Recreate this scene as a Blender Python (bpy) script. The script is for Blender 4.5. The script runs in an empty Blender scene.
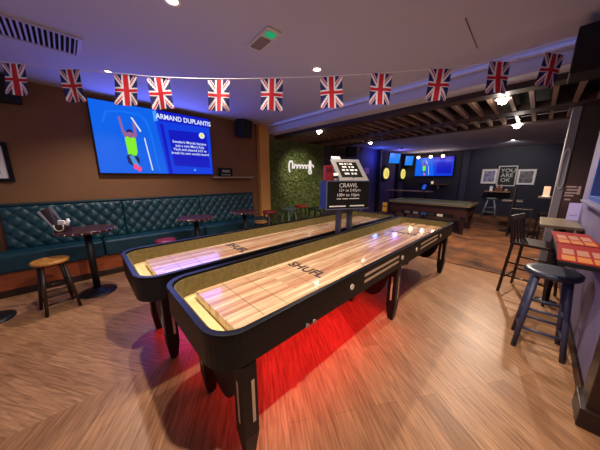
import bpy, bmesh, math, random
from math import sin, cos, pi, radians as R
from mathutils import Vector, Matrix, Euler
random.seed(7)
SC = bpy.context.scene
COL = SC.collection

# ------------------------------------------------------------------ colours / materials
def lin(c):
    def f(v):
        v /= 255.0
        return v/12.92 if v <= 0.04045 else ((v+0.055)/1.055)**2.4
    return (f(c[0]), f(c[1]), f(c[2]), 1.0)

MATS = {}
def mat(name, c, rough=0.5, metal=0.0, emit=None, estr=1.0, c2=None, nscale=8.0, stretch=(1, 1, 1),
        bump=0.0, coat=0.0, spec=0.5, detail=4.0, alpha=1.0, trans=0.0):
    if name in MATS: return MATS[name]
    m = bpy.data.materials.new(name); m.use_nodes = True
    nt = m.node_tree; b = nt.nodes['Principled BSDF']
    b.inputs['Base Color'].default_value = lin(c)
    b.inputs['Roughness'].default_value = rough
    b.inputs['Metallic'].default_value = metal
    b.inputs['Specular IOR Level'].default_value = spec
    b.inputs['Coat Weight'].default_value = coat
    b.inputs['Coat Roughness'].default_value = 0.08
    b.inputs['Transmission Weight'].default_value = trans
    if emit:
        b.inputs['Emission Color'].default_value = lin(emit)
        b.inputs['Emission Strength'].default_value = estr
    if c2 or bump:
        tc = nt.nodes.new('ShaderNodeTexCoord'); mp = nt.nodes.new('ShaderNodeMapping')
        mp.inputs['Scale'].default_value = stretch
        nz = nt.nodes.new('ShaderNodeTexNoise'); nz.inputs['Scale'].default_value = nscale
        nz.inputs['Detail'].default_value = detail
        nt.links.new(tc.outputs['Object'], mp.inputs['Vector']); nt.links.new(mp.outputs[0], nz.inputs['Vector'])
        if c2:
            cr = nt.nodes.new('ShaderNodeValToRGB')
            cr.color_ramp.elements[0].position = 0.3; cr.color_ramp.elements[1].position = 0.7
            cr.color_ramp.elements[0].color = lin(c); cr.color_ramp.elements[1].color = lin(c2)
            nt.links.new(nz.outputs['Fac'], cr.inputs['Fac']); nt.links.new(cr.outputs[0], b.inputs['Base Color'])
        if bump:
            bp = nt.nodes.new('ShaderNodeBump'); bp.inputs['Strength'].default_value = bump
            bp.inputs['Distance'].default_value = 0.01
            nt.links.new(nz.outputs['Fac'], bp.inputs['Height']); nt.links.new(bp.outputs[0], b.inputs['Normal'])
    MATS[name] = m
    return m

def emis(name, c, s):
    m = mat(name, (0, 0, 0), rough=0.4, emit=c, estr=s)
    return m

# ------------------------------------------------------------------ mesh builder
class MB:
    def __init__(s): s.bm = bmesh.new(); s.mi = 0
    def _tag(s, geom):
        for f in geom: f.material_index = s.mi
    def box(s, x0, x1, y0, y1, z0, z1, M=None):
        vs = [s.bm.verts.new(Vector(p) if M is None else M @ Vector(p)) for p in
              [(x0,y0,z0),(x1,y0,z0),(x1,y1,z0),(x0,y1,z0),(x0,y0,z1),(x1,y0,z1),(x1,y1,z1),(x0,y1,z1)]]
        fs = [s.bm.faces.new([vs[i] for i in f]) for f in
              [(0,3,2,1),(4,5,6,7),(0,1,5,4),(1,2,6,5),(2,3,7,6),(3,0,4,7)]]
        s._tag(fs); return s
    def bar(s, p0, p1, r0, r1=None, n=10, sq=False):
        if r1 is None: r1 = r0
        p0, p1 = Vector(p0), Vector(p1); d = (p1-p0).normalized()
        a = Vector((0,0,1)) if abs(d.z) < 0.95 else Vector((1,0,0))
        u = d.cross(a).normalized(); v = d.cross(u)
        if sq: n = 4
        ra, rb = [], []
        for i in range(n):
            t = 2*pi*(i+0.5)/n
            k = u*cos(t)+v*sin(t)
            ra.append(s.bm.verts.new(p0+k*r0)); rb.append(s.bm.verts.new(p1+k*r1))
        fs = [s.bm.faces.new((ra[i], ra[(i+1)%n], rb[(i+1)%n], rb[i])) for i in range(n)]
        if not sq:
            for f in fs: f.smooth = True
        fs += [s.bm.faces.new(ra[::-1]), s.bm.faces.new(rb)]
        s._tag(fs); return s
    def lathe(s, prof, c=(0,0,0), n=32, smooth=True):
        rings = []
        for r, z in prof:
            if r < 1e-5: rings.append([s.bm.verts.new((c[0], c[1], c[2]+z))])
            else: rings.append([s.bm.verts.new((c[0]+r*cos(2*pi*i/n), c[1]+r*sin(2*pi*i/n), c[2]+z)) for i in range(n)])
        for a, b in zip(rings, rings[1:]):
            for i in range(n):
                j = (i+1) % n
                if len(a) == 1 and len(b) == 1: continue
                if len(a) == 1: f = s.bm.faces.new((a[0], b[i], b[j]))
                elif len(b) == 1: f = s.bm.faces.new((a[i], b[0], a[j]))
                else: f = s.bm.faces.new((a[i], b[i], b[j], a[j]))
                f.smooth = smooth; f.material_index = s.mi
        return s
    def tube(s, pts, r, n=8, closed=False):
        pts = [Vector(p) for p in pts]; rings = []
        m = len(pts); u0 = None
        for i, p in enumerate(pts):
            a = pts[i-1] if (i > 0 or closed) else p
            b = pts[(i+1) % m] if (i < m-1 or closed) else p
            d = (b-a).normalized()
            if u0 is None:
                h = Vector((0,0,1)) if abs(d.z) < 0.9 else Vector((1,0,0))
                u = d.cross(h).normalized()
            else:
                u = (u0 - d*u0.dot(d)).normalized()
            u0 = u; v = d.cross(u)
            rings.append([s.bm.verts.new(p+(u*cos(2*pi*k/n)+v*sin(2*pi*k/n))*r) for k in range(n)])
        rng = range(m) if closed else range(m-1)
        for i in rng:
            a, b = rings[i], rings[(i+1) % m]
            for k in range(n):
                f = s.bm.faces.new((a[k], a[(k+1)%n], b[(k+1)%n], b[k])); f.smooth = True; f.material_index = s.mi
        if not closed:
            s._tag([s.bm.faces.new(rings[0][::-1]), s.bm.faces.new(rings[-1])])
        return s
    def prism(s, poly, h0, h1, M=None, smooth=False):
        """polygon in xy extruded z h0..h1, then transformed"""
        M = M or Matrix()
        a = [s.bm.verts.new(M @ Vector((x, y, h0))) for x, y in poly]
        b = [s.bm.verts.new(M @ Vector((x, y, h1))) for x, y in poly]
        n = len(poly); fs = []
        for i in range(n):
            f = s.bm.faces.new((a[i], a[(i+1)%n], b[(i+1)%n], b[i])); f.smooth = smooth; fs.append(f)
        fs += [s.bm.faces.new(a[::-1]), s.bm.faces.new(b)]
        s._tag(fs); return s
    def ring(s, outer, inner, z0, z1):
        """closed wall between two outlines of the same point count"""
        n = len(outer)
        o0 = [s.bm.verts.new((x,y,z0)) for x,y in outer]; o1 = [s.bm.verts.new((x,y,z1)) for x,y in outer]
        i0 = [s.bm.verts.new((x,y,z0)) for x,y in inner]; i1 = [s.bm.verts.new((x,y,z1)) for x,y in inner]
        for k in range(n):
            j = (k+1) % n
            s._tag([s.bm.faces.new(q) for q in ((o0[k],o0[j],o1[j],o1[k]), (i0[j],i0[k],i1[k],i1[j]),
                                                (o1[k],o1[j],i1[j],i1[k]), (o0[j],o0[k],i0[k],i0[j]))])
        return s
    def build(s, name, mats, parent=None, bevel=0.0, seg=2, smooth_angle=None):
        me = bpy.data.meshes.new(name)
        bmesh.ops.recalc_face_normals(s.bm, faces=s.bm.faces[:])
        s.bm.to_mesh(me); s.bm.free()
        for m in (mats if isinstance(mats, (list, tuple)) else [mats]): me.materials.append(m)
        o = bpy.data.objects.new(name, me); COL.objects.link(o)
        if parent: o.parent = parent
        if bevel:
            md = o.modifiers.new('bevel', 'BEVEL'); md.width = bevel; md.segments = seg
            md.limit_method = 'ANGLE'; md.angle_limit = R(40)
        return o

def rrect(x0, x1, y0, y1, r, n=8):
    pts = []
    for cx, cy, a in ((x1-r, y0+r, -90), (x1-r, y1-r, 0), (x0+r, y1-r, 90), (x0+r, y0+r, 180)):
        for i in range(n+1):
            t = R(a+90*i/n); pts.append((cx+r*cos(t), cy+r*sin(t)))
    return pts

def tag(o, label, cat, group=None, kind=None):
    o['label'] = label; o['category'] = cat
    if group: o['group'] = group
    if kind: o['kind'] = kind
    return o
def thing(name, loc, rz, label, cat, group=None):
    o = bpy.data.objects.new(name, None); COL.objects.link(o)
    o.empty_display_size = 0.1
    o.location = loc; o.rotation_euler = (0, 0, rz)
    return tag(o, label, cat, group)
def struct(o):
    o['kind'] = 'structure'; return o
def copy_tree(o, parent=None):
    c = o.copy(); COL.objects.link(c)
    if parent: c.parent = parent
    for ch in [x for x in bpy.data.objects if x.parent == o]: copy_tree(ch, c)
    return c
def text(s, size, loc, rot, m, parent, name='lettering', align='CENTER', ext=0.0008, sx=1.0, bold=0.0):
    cu = bpy.data.curves.new('lettering_curve', 'FONT'); cu.body = s; cu.size = size
    cu.align_x = align; cu.align_y = 'CENTER'; cu.extrude = ext
    cu.resolution_u = 3; cu.offset = size*bold
    t = bpy.data.objects.new('tmp', cu); COL.objects.link(t)
    bpy.context.view_layer.update()
    me = bpy.data.meshes.new_from_object(t.evaluated_get(bpy.context.evaluated_depsgraph_get()))
    bpy.data.objects.remove(t)
    me.name = name; me.materials.clear(); me.materials.append(m)
    o = bpy.data.objects.new(name, me); COL.objects.link(o)
    o.location = loc; o.rotation_euler = rot; o.scale = (sx, 1, 1)
    if parent: o.parent = parent
    return o
FACE_Y = (R(90), 0, 0)            # reads for a viewer looking along +Y
FACE_X = (R(90), 0, R(-90))       # reads for a viewer looking along +X

# ------------------------------------------------------------------ material set
black = mat('black_lacquer', (9, 8, 9), rough=0.45, coat=0.0, spec=0.35)
blackm = mat('matt_black', (10, 9, 11), rough=0.7, spec=0.25)
iron = mat('black_iron', (20, 19, 21), rough=0.45, metal=0.3)
navyrim = mat('navy_rim', (6, 6, 11), rough=0.4, coat=0.0, spec=0.22)
cream = mat('cream_felt', (244, 220, 158), rough=0.9, c2=(236, 208, 142), nscale=40)
olive = mat('olive_felt', (122, 104, 58), rough=0.95, c2=(100, 86, 48), nscale=30)
ivory = mat('ivory_inlay', (196, 164, 132), rough=0.4)
teal = mat('teal_leather', (12, 58, 71), rough=0.42, c2=(9, 47, 60), nscale=6, spec=0.4)
orangewood = mat('red_brown_plinth', (172, 88, 42), rough=0.45, c2=(136, 64, 30), nscale=5, stretch=(1, 6, 8))
darkwood = mat('dark_wood', (42, 22, 16), rough=0.4, c2=(28, 14, 10), nscale=6, stretch=(1, 1, 8))
slatwood = mat('soffit_wood', (58, 38, 32), rough=0.55, c2=(40, 26, 22), nscale=6, stretch=(1, 10, 1))
tablewood = mat('burgundy_table_wood', (74, 30, 34), rough=0.28, c2=(52, 20, 24), nscale=8, stretch=(1, 6, 1), coat=0.4)
oak = mat('honey_oak', (190, 132, 62), rough=0.4, c2=(150, 96, 42), nscale=8, stretch=(8, 1, 1))
chrome = mat('steel', (200, 200, 205), rough=0.2, metal=1.0)
brass = mat('pale_brass_stud', (205, 190, 160), rough=0.3, metal=0.8)
white = mat('white_plastic', (225, 222, 220), rough=0.5)
paper = mat('white_paper', (232, 230, 226), rough=0.8)
red = mat('red_leatherette', (120, 24, 32), rough=0.4)
redp = mat('red_print', (146, 8, 10), rough=0.7, spec=0.2)
bluegrey = mat('blue_grey_paint', (64, 74, 104), rough=0.45)
greyst = mat('grey_stool_paint', (120, 128, 136), rough=0.5)
greenst = mat('sage_stool_paint', (86, 112, 108), rough=0.5)
dkgreen = mat('dark_green_leatherette', (26, 48, 40), rough=0.5)
speakerm = mat('speaker_black', (12, 11, 13), rough=0.75)

# ------------------------------------------------------------------ floor
def floor_material():
    m = bpy.data.materials.new('chevron_oak_floor'); m.use_nodes = True
    nt = m.node_tree; N = nt.nodes; L = nt.links; b = N['Principled BSDF']
    def math_(op, a, c=None):
        n = N.new('ShaderNodeMath'); n.operation = op
        for i, v in enumerate((a, c)):
            if v is None: continue
            if isinstance(v, (int, float)): n.inputs[i].default_value = v
            else: L.new(v, n.inputs[i])
        return n.outputs[0]
    tc = N.new('ShaderNodeTexCoord'); sp = N.new('ShaderNodeSeparateXYZ'); L.new(tc.outputs['Object'], sp.inputs[0])
    x, y = sp.outputs[0], sp.outputs[1]
    yp = math_('ABSOLUTE', math_('SUBTRACT', y, 1.95))
    A = R(57)
    a = math_('SUBTRACT', math_('MULTIPLY', x, cos(A)), math_('MULTIPLY', yp, sin(A)))
    c = math_('ADD', math_('MULTIPLY', x, sin(A)), math_('MULTIPLY', yp, cos(A)))
    side = math_('MULTIPLY', math_('GREATER_THAN', y, 1.95), 7.3)
    a = math_('ADD', a, side)
    cb = N.new('ShaderNodeCombineXYZ'); L.new(a, cb.inputs[0]); L.new(c, cb.inputs[1])
    br = N.new('ShaderNodeTexBrick'); L.new(cb.outputs[0], br.inputs['Vector'])
    br.inputs['Scale'].default_value = 1.0; br.inputs['Brick Width'].default_value = 1.4
    br.inputs['Row Height'].default_value = 0.15; br.inputs['Mortar Size'].default_value = 0.001
    br.inputs['Color1'].default_value = lin((176, 132, 96)); br.inputs['Color2'].default_value = lin((148, 106, 74))
    br.inputs['Mortar'].default_value = lin((112, 80, 58)); br.offset = 0.37
    mp = N.new('ShaderNodeMapping'); mp.inputs['Scale'].default_value = (1.6, 22, 1); L.new(cb.outputs[0], mp.inputs[0])
    nz = N.new('ShaderNodeTexNoise'); nz.inputs['Scale'].default_value = 3.0; nz.inputs['Detail'].default_value = 7
    nz.inputs['Distortion'].default_value = 0.6
    L.new(mp.outputs[0], nz.inputs['Vector'])
    cr = N.new('ShaderNodeValToRGB'); cr.color_ramp.elements[0].position = 0.32; cr.color_ramp.elements[1].position = 0.68
    cr.color_ramp.elements[0].color = (0.58, 0.54, 0.51, 1); cr.color_ramp.elements[1].color = (1.14, 1.12, 1.1, 1)
    L.new(nz.outputs['Fac'], cr.inputs[0])
    mx = N.new('ShaderNodeMix'); mx.data_type = 'RGBA'; mx.blend_type = 'MULTIPLY'; mx.inputs[0].default_value = 1
    L.new(br.outputs['Color'], mx.inputs[6]); L.new(cr.outputs[0], mx.inputs[7])
    L.new(mx.outputs[2], b.inputs['Base Color'])
    b.inputs['Roughness'].default_value = 0.38; b.inputs['Specular IOR Level'].default_value = 0.35
    bp = N.new('ShaderNodeBump'); bp.inputs['Strength'].default_value = 0.08; bp.inputs['Distance'].default_value = 0.01
    L.new(nz.outputs['Fac'], bp.inputs['Height']); L.new(bp.outputs[0], b.inputs['Normal'])
    return m
MB().box(-3.2, 12.2, -3.2, 5.0, -0.1, 0).build('floor', floor_material())
struct(bpy.data.objects['floor'])
carpetm = mat('carpet_rust', (136, 84, 46), rough=0.95, c2=(52, 30, 20), nscale=2.6, bump=0.2, detail=6)
struct(MB().box(4.6, 12.0, -0.8, 4.85, 0.0, 0.012).build('floor_carpet', carpetm))

# ------------------------------------------------------------------ walls / ceiling
wallbrown = mat('brown_wall_paint', (124, 84, 52), rough=0.75, c2=(118, 80, 50), nscale=2, bump=0.02)
struct(MB().box(-3.2, 12.2, 4.88, 5.0, 0, 2.86).build('wall_left', wallbrown))
colm = mat('ochre_paint', (204, 146, 74), rough=0.7)
struct(MB().box(3.22, 3.50, 4.76, 4.88, 0, 2.75).build('trim_1', colm, bevel=0.006))
navy = mat('navy_black_paint', (32, 33, 50), rough=0.7)
struct(MB().box(12.0, 12.2, -0.95, 4.88, 0, 2.86).build('wall_back', navy))
struct(MB().box(11.92, 12.0, 2.16, 2.38, 0, 2.62).build('trim_2', mat('navy_trim', (50, 52, 72), rough=0.5)))
lilac = mat('wall_violet_lit', (120, 112, 146), rough=0.6, c2=(110, 102, 136), nscale=3)  # violet light on this wall and sill is put into the base colour
rw = MB()
rw.box(2.2, 4.66, -0.56, -0.42, 0, 1.26)
rw.box(4.10, 4.66, -0.56, -0.42, 1.26, 2.75)
rw.box(-0.6+2.8, 4.10, -0.56, -0.42, 2.2, 2.75)
struct(rw.build('wall_right', lilac))
struct(MB().box(2.2, 4.66, -0.42, -0.405, 0, 0.11).build('baseboard_right', darkwood, bevel=0.004))
pw = MB().box(2.03, 2.2, -0.60, -0.40, 0, 2.75)
pw.box(2.0, 2.22, -0.62, -0.375, 0, 0.13)
struct(pw.build('trim_3', darkwood, bevel=0.006))
wf = MB()
bluefr = mat('blue_window_frame', (70, 96, 168), rough=0.4)
wf.box(2.2, 4.10, -0.53, -0.41, 1.26, 1.31); wf.box(2.2, 4.10, -0.53, -0.41, 2.15, 2.2)
wf.box(4.05, 4.10, -0.53, -0.41, 1.31, 2.15); wf.box(2.2, 2.25, -0.53, -0.41, 1.31, 2.15)
win = struct(wf.build('window_1', bluefr, bevel=0.004))
gl = mat('dark_window_glass', (20, 22, 34), rough=0.06, spec=0.6)
MB().box(2.25, 4.05, -0.49, -0.48, 1.31, 2.15).build('window_pane', gl, win)
struct(MB().box(2.2, 4.14, -0.43, -0.36, 1.235, 1.26).build('trim_4', lilac, bevel=0.004))
# brown timber pier and grey door jamb on the right
pierm = mat('pier_brown', (58, 34, 26), rough=0.5, c2=(44, 26, 20), nscale=4, stretch=(1, 1, 6))
struct(MB().box(5.3, 5.6, -0.85, -0.27, 0, 2.62).build('wall_pier', pierm))
struct(MB().box(4.66, 5.6, -0.95, -0.50, 0, 2.62).build('wall_recess', mat('pale_recess', (150, 146, 156), rough=0.7)))
jm = mat('grey_jamb_paint', (112, 106, 110), rough=0.55)
door = struct(MB().box(5.27, 5.6, -0.27, -0.185, 0.0, 2.62).build('door_1', jm, bevel=0.004))
hp = []
for i in range(28):
    t = 2*pi*i/28
    hp.append((5.255, -0.225+0.027*max(-1, min(1, 1.35*cos(t))), 1.63+0.25*sin(t)+(0.05 if sin(t) > 0 else -0.05)))
MB().tube(hp, 0.008, 8, closed=True).bar((5.255, -0.225, 1.9), (5.275, -0.225, 1.9), 0.008).bar((5.255, -0.225, 1.36), (5.275, -0.225, 1.36), 0.008).build('door_handle', mat('pale_steel', (170, 166, 172), rough=0.4, metal=0.3), door)
struct(MB().box(5.6, 12.0, -0.95, -0.85, 0, 2.62).build('wall_right.001', mat('near_black_paint', (24, 22, 28), rough=0.8)))

ceilm = mat('ceiling_paint', (178, 180, 204), rough=0.85, bump=0.02, nscale=3)
struct(MB().box(-3.2, 3.45, -3.2, 4.88, 2.75, 2.85).build('ceiling', ceilm))
struct(MB().bar((2.40, 0.60, 2.748), (3.0, 0.615, 2.748), 0.004, n=6).build('ceiling_crack', mat('crack_grey', (92, 86, 88), rough=0.9)))
struct(MB().box(3.52, 3.78, -0.95, 4.88, 2.565, 2.85).build('trim_5', ceilm, bevel=0.01))
cove = MB().box(3.45, 3.52, -0.95, 4.88, 2.70, 2.75)
struct(cove.build('trim_6', ceilm, bevel=0.012))
# timber slatted soffit
sl = MB()
sl.box(3.78, 3.98, -0.95, 4.88, 2.5, 2.6)
sl.box(5.0, 5.3, -0.95, 4.88, 2.5, 2.6)
sl.box(6.05, 6.25, -0.95, 4.88, 2.5, 2.6)
struct(sl.build('ceiling_soffit', slatwood, bevel=0.005))
sl = MB()
y = -0.8
while y < 4.85:
    sl.box(3.98, 5.0, y, y+0.045, 2.505, 2.58); sl.box(5.3, 6.05, y, y+0.045, 2.505, 2.58)
    y += 0.2
struct(sl.build('ceiling_slats', mat('slat_wood_pale', (136, 108, 94), rough=0.5, c2=(100, 76, 66), nscale=6, stretch=(8, 1, 1))))
struct(MB().box(3.78, 6.25, -0.95, 4.88, 2.74, 2.85).build('ceiling_void', mat('void_black', (14, 11, 12), rough=0.9)))
struct(MB().box(6.25, 12.0, -0.95, 4.88, 2.66, 2.85).build('ceiling_rear', ceilm))

# ------------------------------------------------------------------ living wall + script sign
leafm = mat('foliage_green', (38, 54, 22), rough=0.6, c2=(118, 128, 60), nscale=24)
bm = MB()
for i in range(8000):
    x = random.uniform(3.54, 5.62); z = random.uniform(0.06, 2.43)
    yy = 4.828 - random.random()**1.5*0.055
    a = random.uniform(0, 6.28); l = random.uniform(0.025, 0.05); w = l*0.4
    ti = random.uniform(-0.9, 0.9)
    d = Vector((cos(a), -sin(ti)*0.6, sin(a))).normalized(); s = d.cross(Vector((random.uniform(-.5,.5), -1, random.uniform(-.5,.5)))).normalized()
    c = Vector((x, yy, z))
    vs = [bm.bm.verts.new(c-d*l), bm.bm.verts.new(c+s*w), bm.bm.verts.new(c+d*l), bm.bm.verts.new(c-s*w)]
    bm.bm.faces.new(vs)
bm.box(3.505, 5.65, 4.863, 4.879, 0.0, 2.49)
tag(bm.build('living_wall', leafm), 'green artificial leaf wall beside the ochre column', 'hedge', kind='stuff')
neon = emis('white_neon', (255, 240, 236), 0.85)
pts = []
def arc(cx, cz, rx, rz, a0, a1, n=10):
    for i in range(n+1):
        t = R(a0+(a1-a0)*i/n); pts.append((cx+rx*cos(t), 4.765, cz+rz*sin(t)))
arc(4.20, 1.80, 0.05, 0.15, 250, 60); arc(4.24, 1.86, 0.05, 0.1, 90, -60)
for k in range(5):
    arc(4.40+0.12*k, 1.80, 0.055, 0.065, 200, -30)
arc(4.98, 1.90, 0.03, 0.09, 180, 20); arc(4.98, 1.68, 0.05, 0.06, 60, -200); arc(5.05, 1.83, 0.07, 0.05, 180, -20)
sg = tag(MB().tube(pts, 0.021, 8).build('script_sign', neon), 'white glowing cursive script sign mounted on the green leaf wall', 'sign')

# ------------------------------------------------------------------ banquette
bq = thing('banquette', (0, 0, 0), 0, 'long teal leather banquette with buttoned back along the brown wall', 'bench')
pl = MB().box(-1.3, 3.22, 4.50, 4.86, 0.09, 0.34)
pl.build('plinth', orangewood, bq, bevel=0.005)
MB().box(-1.3, 3.22, 4.485, 4.86, 0.0, 0.09).build('skirting', darkwood, bq, bevel=0.004)
for i, (x0, x1) in enumerate(((-1.3, 0.12), (0.12, 1.66), (1.66, 3.22))):
    MB().box(x0+0.003, x1-0.003, 4.43, 4.74, 0.32, 0.565).build('seat_cushion', teal, bq, bevel=0.035, seg=4)
def tufted(x0, x1, z0, z1):
    b = MB(); nx = int((x1-x0)/0.0125); nz = 40
    px, pz = 0.155, 0.19
    V = []
    for j in range(nz+1):
        row = []
        for i in range(nx+1):
            x = x0+(x1-x0)*i/nx; z = z0+(z1-z0)*j/nz
            u = x/px; v = (z-z0)/pz
            p = abs(sin(pi*(u+v)))
            q = abs(sin(pi*(u-v)))
            h = (p*q)**0.38
            ex = min(1, min(x-x0, x1-x)/0.03); ez = min(1, min(z-z0, z1-z)/0.05)
            e = max(0, min(ex, ez))**0.5
            y = 4.735+0.10*(z-z0)/(z1-z0)*0.55 - 0.032*h*e
            row.append(b.bm.verts.new((x, y, z)))
        V.append(row)
    for j in range(nz):
        for i in range(nx):
            f = b.bm.faces.new((V[j][i], V[j][i+1], V[j+1][i+1], V[j+1][i])); f.smooth = True
    back = [b.bm.verts.new((x, 4.862, z)) for x, z in ((x0, z0), (x1, z0), (x1, z1), (x0, z1))]
    b.bm.faces.new(back)
    b.bm.faces.new([V[0][i] for i in range(nx+1)]+[back[1], back[0]])
    b.bm.faces.new([V[nz][i] for i in range(nx+1)]+[back[2], back[3]])
    b.bm.faces.new([V[j][0] for j in range(nz+1)]+[back[3], back[0]])
    b.bm.faces.new([V[j][nx] for j in range(nz+1)]+[back[2], back[1]])
    return b
for x0, x1 in ((-0.82, 0.45), (0.452, 1.71), (1.712, 2.98)):
    tufted(x0, x1, 0.55, 1.13).build('buttoned_backrest', teal, bq)
MB().box(-0.84, 3.0, 4.775, 4.862, 1.13, 1.165).build('top_rail', mat('dark_teal_piping', (10, 42, 54), rough=0.4), bq, bevel=0.012, seg=3)

# ------------------------------------------------------------------ television on the left wall
def screen(name, w, h, loc, rz, label, deep=0.06, strength=1.0, big=True, cat='television'):
    """picture faces local -Y"""
    t = thing(name, loc, rz, label, cat)
    MB().box(-w/2-0.012, w/2+0.012, 0, deep, -h/2-0.012, h/2+0.012).build('casing', blackm, t, bevel=0.004)
    S = strength
    cy_ = emis('screen_cyan_blue_%g' % S, (0, 98, 232), S); db = emis('screen_deep_blue_%g' % S, (6, 20, 190), S)
    lb = emis('screen_pale_blue_%g' % S, (70, 160, 250), S); wh = emis('screen_white_%g' % S, (225, 235, 255), S)
    mb = emis('screen_mid_blue_%g' % S, (4, 60, 222), S)
    ye = emis('screen_lime_%g' % S, (130, 236, 40), S); pk = emis('screen_pink_%g' % S, (255, 70, 130), S)
    sk = emis('screen_skin_%g' % S, (150, 96, 150), S); dk = emis('screen_navy_%g' % S, (20, 20, 90), S)
    MB().box(-w/2, w/2, -0.003, 0, -h/2, h/2).build('screen_picture', cy_, t)
    FX = Matrix.Rotation(R(90), 4, 'X')
    def P(u, v): return ((u-0.5)*w, (0.5-v)*h)
    def poly(n, pts, m, k, par=t):
        return MB().prism([P(*p) for p in pts], 0.003+0.001*k, 0.0038+0.001*k, FX).build(n, m, par)
    # right half
    poly('right_panel', [(0.46, 0.0), (1.0, 0.0), (1.0, 1.0), (0.53, 1.0)], mb, 0)
    poly('title_bar', [(0.485, 0.0), (1.0, 0.0), (1.0, 0.16), (0.495, 0.16)], db, 1)
    poly('info_panel', [(0.575, 0.28), (0.96, 0.26), (0.97, 0.88), (0.60, 0.86)], db, 2)
    if big:
        poly('accent', [(0.455, 0.03), (0.487, 0.0), (0.497, 0.16), (0.46, 0.18)], lb, 1)
        cp = [(0.906+0.031*cos(i*0.3142), 0.31+0.052*sin(i*0.3142)) for i in range(20)]
        poly('badge', cp, wh, 3); poly('badge_centre', [(0.906+0.018*cos(i*0.5236), 0.31+0.03*sin(i*0.5236)) for i in range(12)], emis('screen_yellow', (230, 235, 60), S), 4)
        poly('small_badge', [(0.80+0.014*cos(i*0.5236), 0.93+0.022*sin(i*0.5236)) for i in range(12)], lb, 3)
        poly('ladder_strip', [(0.505, 0.2), (0.535, 0.2), (0.575, 1.0), (0.545, 1.0)], db, 1)
        op = [(0.06, 0.3), (0.1, 0.13), (0.2, 0.09), (0.34, 0.1), (0.40, 0.17), (0.43, 0.4), (0.45, 0.75), (0.46, 0.97),
              (0.45, 0.97), (0.435, 0.75), (0.415, 0.42), (0.385, 0.2), (0.34, 0.125), (0.2, 0.115), (0.11, 0.15), (0.075, 0.3)]
        poly('arch_outline', op, lb if False else emis('screen_arch', (10, 116, 242), S), 1)
        def x_(u): return (u-0.5)*w
        def z_(v): return (0.5-v)*h
        text('ARMAND DUPLANTIS', h*0.108, (x_(0.748), -0.0062, z_(0.092)), FACE_Y, wh, t, 'title_lettering', sx=0.85, bold=0.02)
        for k, s in enumerate(("Sweden's Mondo became", "just a new Men's Pole", "Vault and cleared 6.25 to", "break his own world record")):
            text(s, h*0.062, (x_(0.775), -0.0072, z_(0.46+0.062*k)), FACE_Y, wh, t, 'caption_lettering', sx=0.90, bold=0.008)
    # pole vaulter picture
    def vp(n, pts, m, k): return poly(n, [(0.252+(u-0.308)*0.86, 0.55+(v-0.55)*0.97) for u, v in pts], m, k)
    vp('vaulter_arms', [(0.225, 0.17), (0.245, 0.17), (0.262, 0.36), (0.30, 0.42), (0.345, 0.38), (0.345, 0.22), (0.365, 0.22), (0.372, 0.42), (0.34, 0.5), (0.27, 0.5), (0.245, 0.4)], sk, 2)
    vp('vaulter_vest', [(0.258, 0.47), (0.30, 0.44), (0.355, 0.47), (0.355, 0.68), (0.335, 0.75), (0.268, 0.72)], ye, 3)
    vp('vaulter_shorts', [(0.25, 0.76), (0.28, 0.71), (0.34, 0.73), (0.365, 0.78), (0.36, 0.86), (0.30, 0.90), (0.26, 0.86)], dk, 3)
    vp('vaulter_legs', [(0.275, 0.74), (0.315, 0.74), (0.355, 0.88), (0.345, 0.93), (0.315, 0.93), (0.295, 0.85)], emis('screen_legs_%g' % S, (70, 150, 215), S), 4)
    vp('vaulter_head', [(0.308+0.028*cos(i*0.5236), 0.415+0.055*sin(i*0.5236)) for i in range(12)], sk, 4)
    vp('vaulter_hair', [(0.278, 0.40), (0.285, 0.355), (0.308, 0.34), (0.332, 0.355), (0.338, 0.40), (0.32, 0.38), (0.295, 0.38)], dk, 5)
    vp('vaulter_shoe', [(0.318+0.018*cos(i*0.5236), 0.91+0.045*sin(i*0.5236)) for i in range(12)], pk, 5)
    vp('vaulter_shoe', [(0.352+0.02*cos(i*0.5236), 0.945+0.042*sin(i*0.5236)) for i in range(12)], pk, 5)
    poly('pole', [(0.275, 0.17), (0.288, 0.17), (0.345, 0.35), (0.335, 0.37)], wh, 2)
    poly('pole', [(0.358, 0.45), (0.367, 0.45), (0.402, 0.95), (0.392, 0.95)], wh, 2)
    return t
screen('television', 1.80, 1.08, (1.145, 4.80, 2.12), 0, 'large blue television showing a pole vaulter above the teal banquette', deep=0.075, strength=1.0)
screen('television', 1.58, 0.84, (11.93, 3.50, 2.02), R(-90), 'blue television on the far dark wall under three warm lamps', deep=0.06, strength=1.0, big=False)

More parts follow.
